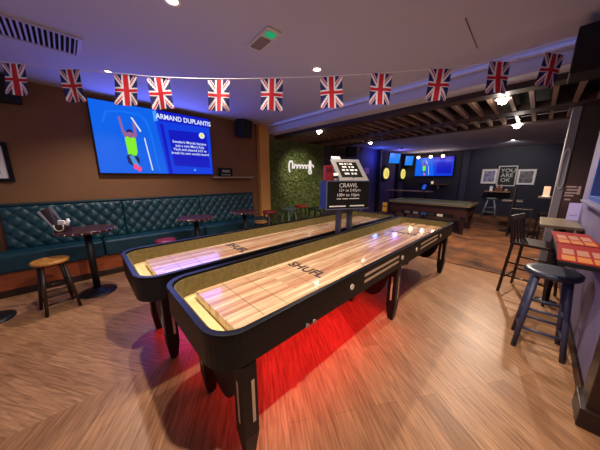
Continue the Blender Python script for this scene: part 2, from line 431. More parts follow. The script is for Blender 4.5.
# ------------------------------------------------------------------ shuffleboard tables
def board_material():
    m = bpy.data.materials.new('maple_strips'); m.use_nodes = True
    nt = m.node_tree; N = nt.nodes; L = nt.links; b = N['Principled BSDF']
    tc = N.new('ShaderNodeTexCoord')
    br = N.new('ShaderNodeTexBrick'); L.new(tc.outputs['Object'], br.inputs['Vector'])
    br.inputs['Scale'].default_value = 1; br.inputs['Brick Width'].default_value = 1.3; br.inputs['Row Height'].default_value = 0.034
    br.inputs['Mortar Size'].default_value = 0.0006; br.offset = 0.41
    br.inputs['Color1'].default_value = lin((236, 206, 164)); br.inputs['Color2'].default_value = lin((184, 132, 98))
    br.inputs['Mortar'].default_value = lin((150, 96, 58))
    mp = N.new('ShaderNodeMapping'); mp.inputs['Scale'].default_value = (1.5, 26, 1); L.new(tc.outputs['Object'], mp.inputs[0])
    nz = N.new('ShaderNodeTexNoise'); nz.inputs['Scale'].default_value = 2.2; nz.inputs['Detail'].default_value = 5
    L.new(mp.outputs[0], nz.inputs['Vector'])
    cr = N.new('ShaderNodeValToRGB'); cr.color_ramp.elements[0].color = (0.62, 0.56, 0.5, 1); cr.color_ramp.elements[1].color = (1.1, 1.08, 1.05, 1)
    cr.color_ramp.elements[0].position = 0.3; cr.color_ramp.elements[1].position = 0.62
    L.new(nz.outputs['Fac'], cr.inputs[0])
    mx = N.new('ShaderNodeMix'); mx.data_type = 'RGBA'; mx.blend_type = 'MULTIPLY'; mx.inputs[0].default_value = 1
    L.new(br.outputs['Color'], mx.inputs[6]); L.new(cr.outputs[0], mx.inputs[7]); L.new(mx.outputs[2], b.inputs['Base Color'])
    b.inputs['Roughness'].default_value = 0.22; b.inputs['Coat Weight'].default_value = 0.7; b.inputs['Coat Roughness'].default_value = 0.06
    return m
maple = board_material()
ink = mat('black_ink', (28, 20, 18), rough=0.5)
def shuffle_table(loc, L, W, legs_y, bw, label, leg_in=0.16):
    t = thing('shuffleboard_table', loc, 0, label, 'game table', 'shuffleboard tables')
    hl, hw = L/2, W/2
    o = rrect(-hl, hl, -hw, hw, 0.16); i = rrect(-hl+0.035, hl-0.035, -hw+0.035, hw-0.035, 0.135)
    MB().ring(o, i, 0.61, 0.785).build('cabinet', black, t)
    o2 = rrect(-hl-0.006, hl+0.006, -hw-0.006, hw+0.006, 0.165); i2 = rrect(-hl+0.031, hl-0.031, -hw+0.031, hw-0.031, 0.138)
    MB().ring(o2, i2, 0.785, 0.803).build('rail', navyrim, t, bevel=0.006, seg=3)
    i3 = rrect(-hl+0.036, hl-0.036, -hw+0.036, hw-0.036, 0.134); i4 = rrect(-hl+0.044, hl-0.044, -hw+0.044, hw-0.044, 0.126)
    MB().ring(i3, i4, 0.648, 0.784).build('gutter_lining', olive, t)
    fl = MB(); fl.prism(i3, 0.62, 0.648); fl.build('gutter_floor', cream, t)
    # playing board
    bd = MB().box(-hl+0.17, hl-0.15, -bw/2, bw/2, 0.648, 0.71).build('playing_board', maple, t, bevel=0.003)
    for x in (-hl+0.36, -hl+0.54, -hl+0.86, hl-0.34, hl-0.52, hl-0.84):
        MB().box(x, x+0.004, -bw/2+0.01, bw/2-0.01, 0.7101, 0.7106).build('foul_line', mat('faint_line', (112, 74, 50), rough=0.5), bd)
    text('SHUFL', 0.15, (-hl+1.02, 0.03, 0.7108), (0, 0, R(-90)), ink, bd, 'board_lettering', sx=0.95, bold=0.02)
    text('SHUFL', 0.15, (hl-1.02, -0.03, 0.7108), (0, 0, R(-90)), ink, bd, 'board_lettering', sx=0.95, bold=0.02)
    # legs with inlay strips, curved end panels
    for x in (-hl+leg_in, -0.09, hl-0.35):
        for y in legs_y:
            s = 1 if y > 0 else -1
            lg = MB()
            lg.box(x-0.045, x+0.045, y-0.045, y+0.045, 0.16, 0.60)
            b0 = [(-0.045, -0.045), (0.045, -0.045), (0.045, 0.045), (-0.045, 0.045)]
            va = [lg.bm.verts.new((x+p*0.62, y+q*0.62, 0.012)) for p, q in b0]; vb = [lg.bm.verts.new((x+p, y+q, 0.16)) for p, q in b0]
            for k in range(4): lg.bm.faces.new((va[k], va[(k+1)%4], vb[(k+1)%4], vb[k]))
            lg.bm.faces.new(va[::-1])
            l = lg.build('leg', black, t, bevel=0.003)
            il = MB()
            il.box(x-0.046, x-0.0445, y-0.036, y-0.022, 0.24, 0.5) if False else None
            il.box(x+0.008, x+0.026, y-0.0465, y-0.044, 0.24, 0.50) if s < 0 else il.box(x+0.008, x+0.026, y+0.044, y+0.0465, 0.24, 0.50)
            il.box(x-0.0465, x-0.044, y-0.008, y+0.010, 0.24, 0.50)
            il.build('leg_inlay', ivory, l)
            MB().lathe([(0, 0), (0.024, 0), (0.024, 0.012), (0.018, 0.02), (0, 0.02)], (x, y, 0), 16).build('levelling_foot', iron, l)
        yc = (legs_y[0]+legs_y[1])/2; hy = abs(legs_y[1]-legs_y[0])/2-0.045
        poly = [(yc+hy*cos(R(180+180*k/20)), 0.60+0.40*sin(R(180+180*k/20))) for k in range(21)]
        Mx = Matrix(((0, 0, 1, 0), (1, 0, 0, 0), (0, 1, 0, 0), (0, 0, 0, 1)))
        MB().prism(poly, x-0.02, x+0.02, Mx).build('curved_end_panel', black, t)
    # long arched brackets beside the middle legs on the camera side
    # side inlays and round studs on both long sides
    for s in (-1, 1):
        y0 = s*hw; e = 0.002
        def yb(): return (min(y0-s*0.002, y0+s*e), max(y0-s*0.002, y0+s*e))
        a, c = yb()
        for xa, xb in ((-hl+1.22, -hl+1.86), (hl-1.55, hl-0.92)):
            for z in (0.675, 0.728):
                MB().box(xa, xb, a, c, z, z+0.022).build('side_inlay', ivory, t)
        for x in (-hl+1.04, -hl+1.95, hl-1.68, hl-0.78):
            MB().bar((x, y0-s*0.002, 0.705), (x, y0+s*0.006, 0.705), 0.022, n=18).build('side_disc', mat('pale_disc', (226, 206, 176), rough=0.4), t)
    for x in (-hl+0.56, -hl+0.62):
        MB().bar((x, -hw+0.001, 0.625), (x, -hw-0.012, 0.625), 0.016, n=14).build('puck_button', chrome, t)
    return t
shuffle_table((2.32, 1.285, 0), 4.02, 0.87, (-0.385, 0.135), 0.58, 'long black shuffleboard table nearest the camera, its pale lettered board in full view')
shuffle_table((2.25, 2.285, 0), 4.14, 0.95, (-0.34, 0.185), 0.57, 'second shuffleboard table, behind the nearest one and in front of the teal banquette', 0.19)

# white cable looping under the far table
cp = [(0.42, 2.02, 0.56), (0.36, 2.04, 0.44), (0.33, 2.03, 0.30), (0.36, 1.99, 0.18), (0.46, 1.93, 0.12), (0.60, 1.86, 0.12), (0.74, 1.80, 0.2), (0.8, 1.78, 0.35)]
def smooth_pts(P, n=6):
    P = [Vector(p) for p in P]; out = []
    for i in range(len(P)-1):
        p0, p1, p2, p3 = P[max(i-1, 0)], P[i], P[i+1], P[min(i+2, len(P)-1)]
        for k in range(n):
            t = k/n
            out.append(0.5*((2*p1)+(-p0+p2)*t+(2*p0-5*p1+4*p2-p3)*t*t+(-p0+3*p1-3*p2+p3)*t**3))
    return out+[P[-1]]
tag(MB().tube(smooth_pts(cp), 0.006, 8).build('power_cable', white), 'white cable drooping beneath the near end of the second shuffleboard table', 'cable')

# ------------------------------------------------------------------ score cabinet between the tables
sb = thing('score_cabinet', (2.52, 1.765, 0), R(62-90), 'black notice cabinet on two posts between the shuffleboard tables', 'sign')
chalk = mat('chalk_white', (228, 226, 222), rough=0.9)
MB().box(-0.30, 0.30, -0.09, 0.10, 1.11, 1.46).build('cabinet', blackm, sb, bevel=0.004)
MB().box(-0.312, -0.30, -0.092, 0.102, 1.11, 1.46).build('side_panel', mat('blue_panel', (40, 58, 120), rough=0.35), sb)
fr = MB().box(-0.31, 0.31, -0.098, -0.09, 1.455, 1.467).box(-0.31, 0.31, -0.098, -0.09, 1.10, 1.112).box(-0.31, -0.295, -0.098, -0.09, 1.112, 1.455)
fr.build('edge_trim', mat('grey_blue_edge', (84, 90, 112), rough=0.4), sb)
text('CRAWL', 0.075, (0.0, -0.0915, 1.405), FACE_Y, chalk, sb)
text('12+ to 5:45pm', 0.052, (0.02, -0.0915, 1.345), FACE_Y, chalk, sb)
text('100+ to 10pm', 0.056, (0.0, -0.0915, 1.285), FACE_Y, chalk, sb)
dsh = MB()
for x0, x1 in ((-0.16, -0.1), (-0.08, 0.0), (0.02, 0.16)): dsh.box(x0, x1, -0.0925, -0.0905, 1.232, 1.242)
for x0, x1 in ((-0.26, -0.03), (0.03, 0.24)): dsh.box(x0, x1, -0.0925, -0.0905, 1.135, 1.15)
dsh.build('chalk_dashes', chalk, sb)
for dx in (-0.125, 0.125):
    p = MB().box(-0.03, 0.03, -0.03, 0.03, 0.0, 1.112).build('post', mat('post_blue_black', (44, 46, 66), rough=0.35), sb, bevel=0.004)
    c_, s_ = cos(R(28)), sin(R(28)); p.location = (dx*c_, dx*s_, 0); p.rotation_euler = (0, 0, R(28))
def on_cab(u, v, z=1.467):          # point on the cabinet top
    a = R(62-90); return (2.52+u*cos(a)-v*sin(a), 1.765+u*sin(a)+v*cos(a), z)
tb = thing('tilted_menu_board', on_cab(0.10, -0.055), R(62-90), 'grey framed black letter board leaning back on top of the notice cabinet', 'sign')
MT = Matrix.Rotation(R(-46), 4, 'X')
g = mat('weathered_grey_frame', (140, 134, 132), rough=0.6)
f = MB()
f.box(-0.215, 0.215, 0, 0.022, 0, 0.06, MT); f.box(-0.215, 0.215, 0, 0.022, 0.36, 0.42, MT)
f.box(-0.215, -0.155, 0, 0.022, 0.06, 0.36, MT); f.box(0.155, 0.215, 0, 0.022, 0.06, 0.36, MT)
f.build('frame', g, tb, bevel=0.003)
MB().box(-0.155, 0.155, 0.006, 0.018, 0.06, 0.36, MT).build('letter_panel', blackm, tb)
d = MB()
for k, z in enumerate((0.31, 0.25, 0.19, 0.12)):
    x = -0.11+0.02*(k % 2)
    while x < 0.09:
        l = random.uniform(0.03, 0.07); d.box(x, min(x+l, 0.12), 0.004, 0.0065, z, z+0.03, MT); x += l+0.018
d.build('letter_rows', chalk, tb)
MB().bar((0, 0.03, 0.02), (0, 0.31, 0.29), 0.008).bar((0, 0.31, 0.285), (0, 0.13, 0.0), 0.008).build('back_strut', iron, tb)
rb = thing('game_box', on_cab(-0.235, 0.03), R(62-90), 'red box standing on the left of the notice cabinet top', 'box')
MB().box(-0.055, 0.055, -0.035, 0.035, 0, 0.19).build('carton', mat('red_card', (150, 30, 34), rough=0.5), rb, bevel=0.003)
MB().box(-0.04, 0.04, -0.0362, -0.0352, 0.10, 0.16).build('printed_panel', mat('dark_red_print', (96, 16, 22), rough=0.5), rb)
cu = thing('paper_cup', on_cab(-0.145, -0.01), 0, 'white paper cup beside the red box on the notice cabinet', 'cup')
MB().lathe([(0, 0), (0.024, 0), (0.033, 0.095), (0.029, 0.095), (0.022, 0.006), (0, 0.006)], n=24).build('cup', paper, cu)
MB().lathe([(0.0305, 0.06), (0.0312, 0.06), (0.0295, 0.03), (0.0285, 0.03)], n=24).build('dark_band', blackm, cu)
MB().box(-0.19, -0.06, 0.0, 0.012, 0.42, 0.475, MT).build('header_card', paper, tb)

# ------------------------------------------------------------------ pub tables
def pub_table(x, y, r, label, h=0.87, rb=0.20, studs=22):
    t = thing('pub_table', (x, y, 0), 0, label, 'table', 'round pub tables')
    MB().lathe([(0, h-0.035), (r-0.006, h-0.035), (r, h-0.03), (r, h-0.006), (r-0.006, h), (0, h)], n=40, smooth=False).build('tabletop', tablewood, t)
    s0 = None
    for k in range(studs):
        a = 2*pi*k/studs
        if s0 is None:
            s0 = MB().lathe([(0.009, -0.004), (0.009, 0.002), (0.005, 0.006), (0, 0.007)], n=8).build('edge_stud', brass, t); s = s0
        else:
            s = s0.copy(); COL.objects.link(s)
        s.location = ((r)*cos(a), (r)*sin(a), h-0.018); s.rotation_euler = (0, R(90), a)
    MB().bar((0, 0, 0.03), (0, 0, h-0.035), 0.038, n=16).build('column', iron, t)
    MB().lathe([(0, 0), (rb, 0), (rb, 0.012), (rb*0.7, 0.028), (0.06, 0.04), (0.04, 0.06), (0, 0.06)], n=36).build('base', iron, t)
    return t
pub_table(-0.035, 3.90, 0.285, 'round burgundy pub table with a condiment caddy, nearest the left edge')
pub_table(1.29, 3.84, 0.275, 'round burgundy pub table in the middle of the banquette')
pub_table(2.23, 3.90, 0.26, 'round burgundy pub table furthest along the banquette, near the ochre column')
pt = thing('pub_table', (-0.93, 3.86, 0), 0, 'pub table of which only the black base shows at the left edge', 'table', 'round pub tables')
MB().lathe([(0, 0.835), (0.2, 0.835), (0.2, 0.87), (0, 0.87)], n=32).build('tabletop', tablewood, pt)
MB().bar((0, 0, 0.03), (0, 0, 0.835), 0.038, n=16).build('column', iron, pt)
MB().lathe([(0, 0), (0.2, 0), (0.2, 0.012), (0.14, 0.028), (0.05, 0.05), (0, 0.05)], n=36).build('base', iron, pt)

# condiment caddy
cd = thing('condiment_caddy', (-0.235, 3.90, 0.87), R(-30), 'dark caddy with napkins and tall menus on the left round table', 'caddy')
MB().box(-0.06, 0.06, -0.05, 0.05, 0, 0.085).build('holder', mat('caddy_brown', (46, 28, 22), rough=0.5), cd, bevel=0.006)
hp = [(0.045*cos(R(a)), -0.056, 0.055+0.042*sin(R(a))) for a in range(180, 361, 15)]
hp = [(hp[0][0], -0.056, 0.085)]+hp+[(hp[-1][0], -0.056, 0.085)]
MB().tube(hp, 0.006).build('handle', mat('cream_handle', (226, 216, 190), rough=0.4), cd)
for k in range(3):
    a = MB().box(-0.05, 0.05, -0.0015, 0.0015, 0.0, 0.27, Matrix.Translation((-0.025-0.012*k, 0.028, 0.03)) @ Matrix.Rotation(R(-22-5*k), 4, 'Y'))
    a.build('menu_leaf', mat('menu_grey_%d' % k, ((150, 158, 166), (90, 60, 60), (190, 196, 204))[k], rough=0.5), cd)
MB().box(-0.035, 0.03, -0.035, 0.0, 0.06, 0.135, Matrix.Rotation(R(8), 4, 'Y')).build('napkin_stack', paper, cd, bevel=0.006)
for k, (x, a) in enumerate(((0.035, 38), (0.045, 12))):
    MB().bar((x, -0.02+0.03*k, 0.05), (x+0.09*sin(R(a)), -0.02+0.03*k, 0.05+0.10*cos(R(a))), 0.014, n=12).build('sachet_roll', paper, cd)

# ------------------------------------------------------------------ stools
def stool(x, y, h, r, label, seatm, legm, rz=0.0, spread=1.25, group='stools', cushion=False, rt=0.75, lr=0.017, nrung=2, zoff=0.0, thick=0.035):
    t = thing('stool', (x, y, zoff), rz, label, 'stool', group)
    if cushion:
        pr = [(0, h-0.06), (r*0.96, h-0.06), (r, h-0.045), (r, h-0.02), (r*0.92, h-0.004), (r*0.6, h), (0, h)]
    else:
        pr = [(0, h-thick), (r-0.008, h-thick), (r, h-thick*0.7), (r, h-0.008), (r-0.01, h), (r*0.7, h-0.002), (0, h-0.006)]
    MB().lathe(pr, n=36).build('seat', seatm, t)
    tops, bots = [], []
    for k in range(4):
        a = pi/4+pi/2*k
        p1 = Vector((rt*r*cos(a), rt*r*sin(a), h-0.045)); p0 = Vector((spread*r*cos(a), spread*r*sin(a), 0))
        tops.append(p1); bots.append(p0)
        MB().bar(p0, p1, lr*0.9, lr, n=12).build('leg', legm, t)
    for k in range(4):
        for q in range(nrung):
            f = (0.22+0.27*q+0.06*(k % 2))
            a = bots[k].lerp(tops[k], f); b = bots[(k+1) % 4].lerp(tops[(k+1) % 4], f)
            MB().bar(a, b, lr*0.55, n=8).build('rung', legm, t)
    return t
stool(-0.375, 3.69, 0.60, 0.155, 'low stool with honey wood seat and dark legs beside the left round table', oak, darkwood, rz=R(14))
stool(0.80, 3.76, 0.60, 0.14, 'dark red round stool between the banquette and the second shuffleboard table', red, darkwood, cushion=True)
stool(2.72, 4.08, 0.58, 0.14, 'wooden topped low stool at the far end of the banquette by the column', oak, darkwood)
stool(3.12, 4.30, 0.75, 0.16, 'maroon topped bar stool, leftmost in front of the leaf wall', red, darkwood, cushion=True)
stool(3.72, 4.28, 0.76, 0.19, 'sage grey painted bar stool in front of the leaf wall', greenst, greenst)
stool(4.25, 4.40, 0.78, 0.16, 'red topped bar stool just right of the sage grey stool', mat('bright_red_seat', (168, 44, 34), rough=0.45), darkwood, cushion=True)
stool(4.60, 4.20, 0.70, 0.19, 'dark green bar stool in shade by the leaf wall right edge', dkgreen, blackm, cushion=True)
stool(2.81, -0.195, 0.73, 0.175, 'dark blue painted bar stool under the red menus at the right wall', mat('dark_blue_seat', (40, 46, 62), rough=0.35), mat('slate_blue_leg', (54, 58, 86), rough=0.45), rz=R(3), spread=1.2, lr=0.021, thick=0.045)
stool(11.3, 1.17, 0.74, 0.16, 'grey bar stool under the ledge with the framed posters', greyst, greyst, spread=1.9, zoff=0.012)

# ------------------------------------------------------------------ right side: menu shelf, chair, high table
sh = thing('wall_shelf', (2.8, -0.29, 0.94), 0, 'black wall shelf at the right holding the red menus', 'shelf')
MB().box(-0.62, 0.62, -0.115, 0.125, 0, 0.03).build('shelf_board', blackm, sh, bevel=0.004)
for x in (-0.5, 0.5):
    MB().box(x-0.012, x+0.012, -0.113, 0.06, -0.015, 0).box(x-0.012, x+0.012, -0.113, -0.098, -0.16, 0).build('bracket', iron, sh)
creamp = mat('cream_print', (176, 116, 90), rough=0.6); yellp = mat('yellow_print', (190, 112, 36), rough=0.6)
def menu(x, y, rz, label):
    t = thing('red_menu', (x, y, 0.97), rz, label, 'menu', 'red menus on the wall shelf')
    MB().box(-0.29, 0.29, -0.12, 0.12, 0, 0.004).build('menu_sheet', redp, t, bevel=0.0)
    a = MB(); c = MB()
    for k in range(3):
        y0 = -0.10+0.07*k
        a.box(-0.08, 0.10, y0, y0+0.055, 0.004, 0.0046); c.box(-0.26, -0.12, y0, y0+0.06, 0.004, 0.0046)
    a.build('cream_blocks', creamp, t); c.build('yellow_blocks', yellp, t)
    return t
menu(3.10, -0.285, R(2), 'red menu on the wall shelf, the one further from the camera')
menu(2.49, -0.288, R(-2), 'red menu on the wall shelf, the one nearer the camera')

ch = thing('bar_chair', (4.06, -0.09, 0), R(-14), 'dark wooden high chair with slatted back in front of the lilac wall', 'chair')
dw = mat('mahogany', (36, 17, 14), rough=0.35, c2=(26, 12, 10), nscale=6, stretch=(6, 6, 1))
MB().prism(rrect(-0.21, 0.21, -0.2, 0.2, 0.05), 0.665, 0.70).build('seat', dw, ch, bevel=0.006)
for sx in (-1, 1):
    MB().bar((sx*0.23, 0.215, 0), (sx*0.19, 0.17, 0.67), 0.02, 0.02, sq=True).build('leg', dw, ch)
    MB().bar((sx*0.23, -0.22, 0), (sx*0.18, -0.17, 0.67), 0.018, 0.021, sq=True).build('leg', dw, ch)
    MB().bar((sx*0.19, 0.175, 0.67), (sx*0.195, 0.222, 1.02), 0.021, 0.018, sq=True).build('back_post', dw, ch)
    MB().bar((sx*0.215, 0.20, 0.24), (sx*0.21, -0.205, 0.24), 0.011).build('side_rung', dw, ch)
    MB().bar((sx*0.205, 0.19, 0.42), (sx*0.20, -0.19, 0.42), 0.011).build('side_rung', dw, ch)
for y, z in ((-0.205, 0.2), (0.205, 0.2)):
    MB().bar((-0.22, y, z), (0.22, y, z), 0.011).build('cross_rung', dw, ch)
MB().box(-0.21, 0.21, 0.206, 0.234, 0.955, 1.035).build('top_rail', dw, ch, bevel=0.008)
for x in (-0.1, 0.0, 0.1):
    MB().bar((x, 0.18, 0.69), (x, 0.220, 0.97), 0.014, sq=True).build('back_slat', dw, ch)

ht = thing('high_table', (4.20, -0.25, 0), 0, 'high table with pale wooden top next to the dark high chair', 'table')
MB().box(-0.38, 0.38, -0.155, 0.17, 0.935, 0.97).build('tabletop', mat('pale_top', (108, 90, 68), rough=0.4, c2=(88, 72, 54), nscale=6, stretch=(1, 8, 1)), ht, bevel=0.005)
MB().bar((-0.25, -0.02, 0.03), (-0.25, -0.02, 0.935), 0.028, n=14).build('column', iron, ht)
MB().lathe([(0, 0), (0.1, 0), (0.1, 0.012), (0.05, 0.03), (0, 0.035)], (-0.25, -0.02, 0), 30).build('base', iron, ht)
MB().box(-0.3, 0.3, -0.165, -0.155, 0.86, 0.935).build('wall_batten', iron, ht)
lc = thing('table_card', (4.47, -0.36, 0.97), 0, 'lilac folded card standing on the pale high table', 'card')
lm = mat('lilac_card', (190, 178, 226), rough=0.6)
MB().box(-0.002, 0.002, -0.05, 0.05, 0, 0.22, Matrix.Rotation(R(6), 4, 'Y')).build('card_front', lm, lc)
MB().box(-0.002, 0.002, -0.05, 0.05, 0, 0.22, Matrix.Translation((0.046, 0, 0)) @ Matrix.Rotation(R(-6), 4, 'Y')).build('card_back', lm, lc)
MB().box(-0.0045, -0.002, -0.035, 0.03, 0.06, 0.066, Matrix.Rotation(R(6), 4, 'Y')).build('printed_line', mat('violet_ink', (120, 100, 170), rough=0.6), lc)
ps = thing('poster', (5.298, -0.365, 1.24), 0, 'dark poster with faded white lines on the brown pier', 'poster')
MB().box(-0.006, 0.004, -0.085, 0.085, -0.17, 0.17).build('poster_sheet', mat('poster_brown', (66, 36, 32), rough=0.6), ps)
d = MB(); w_ = mat('faded_print', (176, 150, 146), rough=0.7)
for z, a, b in ((0.12, -0.03, 0.07), (0.075, -0.06, 0.06), (0.03, -0.05, 0.07), (-0.01, -0.02, 0.07), (-0.07, 0.0, 0.06)):
    d.box(-0.0075, -0.006, a, b, z, z+0.022)
d.box(-0.0075, -0.006, -0.075, -0.045, 0.02, 0.14)
d.build('print_lines', w_, ps)

# ------------------------------------------------------------------ wall speakers
def speaker(loc, rz, w, dp, h, label, tilt=0.0):
    t = thing('speaker', loc, rz, label, 'speaker')
    M = Matrix.Rotation(R(tilt), 4, 'X')
    MB().box(-w/2, w/2, -dp/2, dp/2, -h/2, h/2, M).build('cabinet', speakerm, t, bevel=0.008)
    MB().box(-w/2+0.015, w/2-0.015, -dp/2-0.006, -dp/2, -h/2+0.015, h/2-0.015, M).build('grille', mat('grille', (24, 23, 26), rough=0.9, bump=0.6, nscale=300), t)
    MB().box(-0.03, 0.03, dp/2-0.01, dp/2+0.07, -0.04, 0.04).build('bracket', iron, t)
    return t
speaker((2.78, 4.70, 2.56), R(14), 0.30, 0.22, 0.36, 'black wall speaker right of the large television', 8)
speaker((7.0, 4.72, 2.40), R(-20), 0.34, 0.2, 0.34, 'black speaker high on the wall beyond the leaf wall', 8)
speaker((3.16, -0.205, 2.50), R(-90), 0.33, 0.30, 0.34, 'large black speaker under the ceiling at the top right corner', 0)
speaker((-0.62, 4.74, 2.57), R(-10), 0.42, 0.16, 0.30, 'black speaker on the brown wall at the top left edge')

# pictures at left edge + sign box on shelf
def picture(loc, rz, w, h, label, frame_m, inner_m, art_m, fw=0.02, mt=0.05, cat='picture'):
    t = thing('framed_picture', loc, rz, label, cat)
    f = MB().box(-w/2, w/2, -0.025, 0, -h/2, -h/2+fw).box(-w/2, w/2, -0.025, 0, h/2-fw, h/2)
    f.box(-w/2, -w/2+fw, -0.025, 0, -h/2+fw, h/2-fw).box(w/2-fw, w/2, -0.025, 0, -h/2+fw, h/2-fw)
    f.build('frame', frame_m, t, bevel=0.003)
    MB().box(-w/2+fw, w/2-fw, -0.012, -0.002, -h/2+fw, h/2-fw).build('mount', inner_m, t)
    a = MB().box(-w/2+fw+mt, w/2-fw-mt, -0.0135, -0.012, -h/2+fw+mt, h/2-fw-mt).build('print', art_m, t)
    return t, a
picture((-0.89, 4.875, 1.70), 0, 0.52, 0.50, 'black framed picture with white mount at the far left edge', blackm, paper, mat('grey_print', (120, 120, 122), rough=0.7), 0.045, 0.06)
s = thing('floating_shelf', (2.51, 4.875, 1.50), 0, 'thin pale shelf on the brown wall below the wall speaker', 'shelf')
MB().box(-0.47, 0.47, -0.17, 0, 0, 0.028).build('shelf_board', mat('shelf_taupe', (158, 132, 112), rough=0.5), s, bevel=0.004)
sb2 = thing('block_sign', (2.33, 4.80, 1.528), 0, 'small black block sign standing on the thin pale shelf', 'sign')
MB().box(-0.15, 0.15, -0.03, 0.03, 0, 0.185).build('sign_block', blackm, sb2, bevel=0.004)
d = MB()
for k in range(4): d.box(-0.085+0.045*k, -0.05+0.045*k, -0.0315, -0.03, 0.09, 0.145)
for k in range(5): d.box(-0.11+0.045*k, -0.08+0.045*k, -0.0315, -0.03, 0.03, 0.052)
d.build('sign_marks', mat('grey_marks', (150, 148, 150), rough=0.7), sb2)

# ------------------------------------------------------------------ pool table and rear games corner
pt = thing('pool_table', (7.70, 2.2, 0.012), 0, 'dark wooden pool table with grey green cloth behind the shuffleboard tables', 'game table')
pw_ = mat('pool_table_wood', (58, 28, 24), rough=0.4, c2=(42, 20, 18), nscale=5, stretch=(6, 1, 6))
MB().box(-0.58, 0.58, -1.02, 1.02, 0.46, 0.75).build('cabinet', pw_, pt, bevel=0.01)
MB().ring(rrect(-0.63, 0.63, -1.08, 1.08, 0.06), rrect(-0.53, 0.53, -0.98, 0.98, 0.03), 0.74, 0.80).build('top_rail', mat('pool_rail', (92, 82, 66), rough=0.35), pt)
MB().box(-0.53, 0.53, -0.98, 0.98, 0.745, 0.765).build('cloth', mat('pool_cloth', (76, 90, 78), rough=0.95), pt)
for sx in (-1, 1):
    for sy in (-1, 1):
        MB().bar((sx*0.5, sy*0.94, 0), (sx*0.5, sy*0.94, 0.47), 0.05, 0.075, sq=True).build('leg', darkwood, pt)
        MB().lathe([(0.055, 0.801), (0.055, 0.804), (0, 0.804)], (sx*0.52, sy*0.97, 0), 20).build('pocket', blackm, pt)
for sy in (-1, 1):
    pass
MB().box(-0.60, -0.58, -0.75, 0.65, 0.42, 0.52).build('ball_return', blackm, pt)
for k, (y, c) in enumerate(((-0.42, (200, 190, 180)), (-0.2, (40, 36, 40)), (0.0, (44, 70, 140)), (0.22, (120, 110, 112)), (0.46, (90, 84, 90)))):
    MB().box(-0.612, -0.60, y-0.075, y+0.07, 0.44, 0.505).build('return_panel', mat('panel_%d' % k, c, rough=0.5), pt)
yt = thing('yellow_tag', (7.055, 3.37, 0.60), 0, 'yellow hanging tag at the left corner of the pool table', 'tag')
MB().box(-0.004, 0.004, -0.075, 0.075, -0.17, 0.12).build('tag_card', mat('yellow_card', (214, 160, 44), rough=0.6), yt, bevel=0.003)
MB().box(-0.0055, -0.004, -0.07, 0.07, -0.02, 0.02).build('tag_print', mat('brown_print', (92, 58, 20), rough=0.6), yt)
MB().bar((0, 0, 0.11), (0.045, -0.10, 0.16), 0.005).build('string', iron, yt)

# partitions and dart bays along the left wall
purp = mat('violet_wall_paint', (78, 66, 120), rough=0.7)
struct(MB().box(5.70, 7.9, 4.85, 4.88, 0, 2.49).build('wall_left.002', mat('dark_mauve_paint', (54, 44, 52), rough=0.7)))
struct(MB().box(7.9, 12.0, 4.85, 4.88, 0, 2.66).build('wall_left.001', purp))
for k, x in enumerate((9.15, 11.0)):
    struct(MB().box(x, x+0.14, 4.70, 4.85, 0, 2.66).build('wall_partition', mat('partition_black', (22, 20, 28), rough=0.6)))
def dart(x, label):
    t = thing('dartboard', (x, 4.8497, 1.70), 0, label, 'dartboard', 'dartboards in the rear bays')
    MB().bar((0, -0.06, 0), (0, 0, 0), 0.36, n=36).build('surround', mat('dart_surround', (14, 14, 16), rough=0.8), t)
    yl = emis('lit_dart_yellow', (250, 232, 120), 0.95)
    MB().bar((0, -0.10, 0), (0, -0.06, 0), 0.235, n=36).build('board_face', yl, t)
    w = MB(); dkm = mat('dart_dark', (96, 84, 40), rough=0.8)
    for k in range(10):
        a0, a1 = R(k*36-9), R(k*36+9)
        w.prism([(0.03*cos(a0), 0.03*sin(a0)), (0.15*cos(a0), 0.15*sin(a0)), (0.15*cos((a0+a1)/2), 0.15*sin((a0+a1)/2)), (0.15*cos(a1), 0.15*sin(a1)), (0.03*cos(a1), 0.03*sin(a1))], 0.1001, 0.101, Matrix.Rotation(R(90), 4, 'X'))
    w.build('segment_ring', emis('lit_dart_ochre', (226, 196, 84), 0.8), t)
    return t
dart(9.9, 'glowing yellow dartboard in a black surround, the nearer of two')
dart(11.72, 'glowing yellow dartboard in a black surround, the further of two')
def monitor(x, y, z, w, h, rz, tilt, label):
    t = thing('monitor', (x, y, z), rz, label, 'monitor', 'score monitors above the dartboards')
    M = Matrix.Rotation(R(tilt), 4, 'X')
    MB().box(-w/2, w/2, 0, 0.04, -h/2, h/2, M).build('casing', blackm, t)
    MB().box(-w/2+0.015, w/2-0.015, -0.002, 0, -h/2+0.015, h/2-0.015, M).build('lit_screen', emis('monitor_blue', (20, 128, 240), 1.0), t)
    MB().bar((0, 0.02, 0), (0, 0.3, 0.05), 0.02).build('arm', iron, t)
monitor(10.02, 4.5, 2.34, 0.66, 0.44, R(-18), 8, 'blue monitor tilted above the nearer yellow dartboard')
monitor(11.62, 4.5, 2.32, 0.46, 0.46, R(-30), 8, 'blue monitor tilted above the further yellow dartboard')
nb = thing('notice_panel', (8.35, 4.852, 1.78), 0, 'small pink notice on the blue lit wall behind the letter board', 'notice')
MB().box(-0.16, 0.16, -0.015, 0, -0.12, 0.12).build('notice_sheet', mat('pink_notice', (206, 150, 190), rough=0.6), nb)
lg = thing('ledge_table', (9.5, 3.65, 0.012), 0, 'long wooden ledge table behind the pool table under the far television', 'table')
MB().box(-0.2, 0.2, -0.92, 0.85, 0.965, 1.0).build('tabletop', mat('ledge_brown', (150, 116, 92), rough=0.4), lg, bevel=0.005)
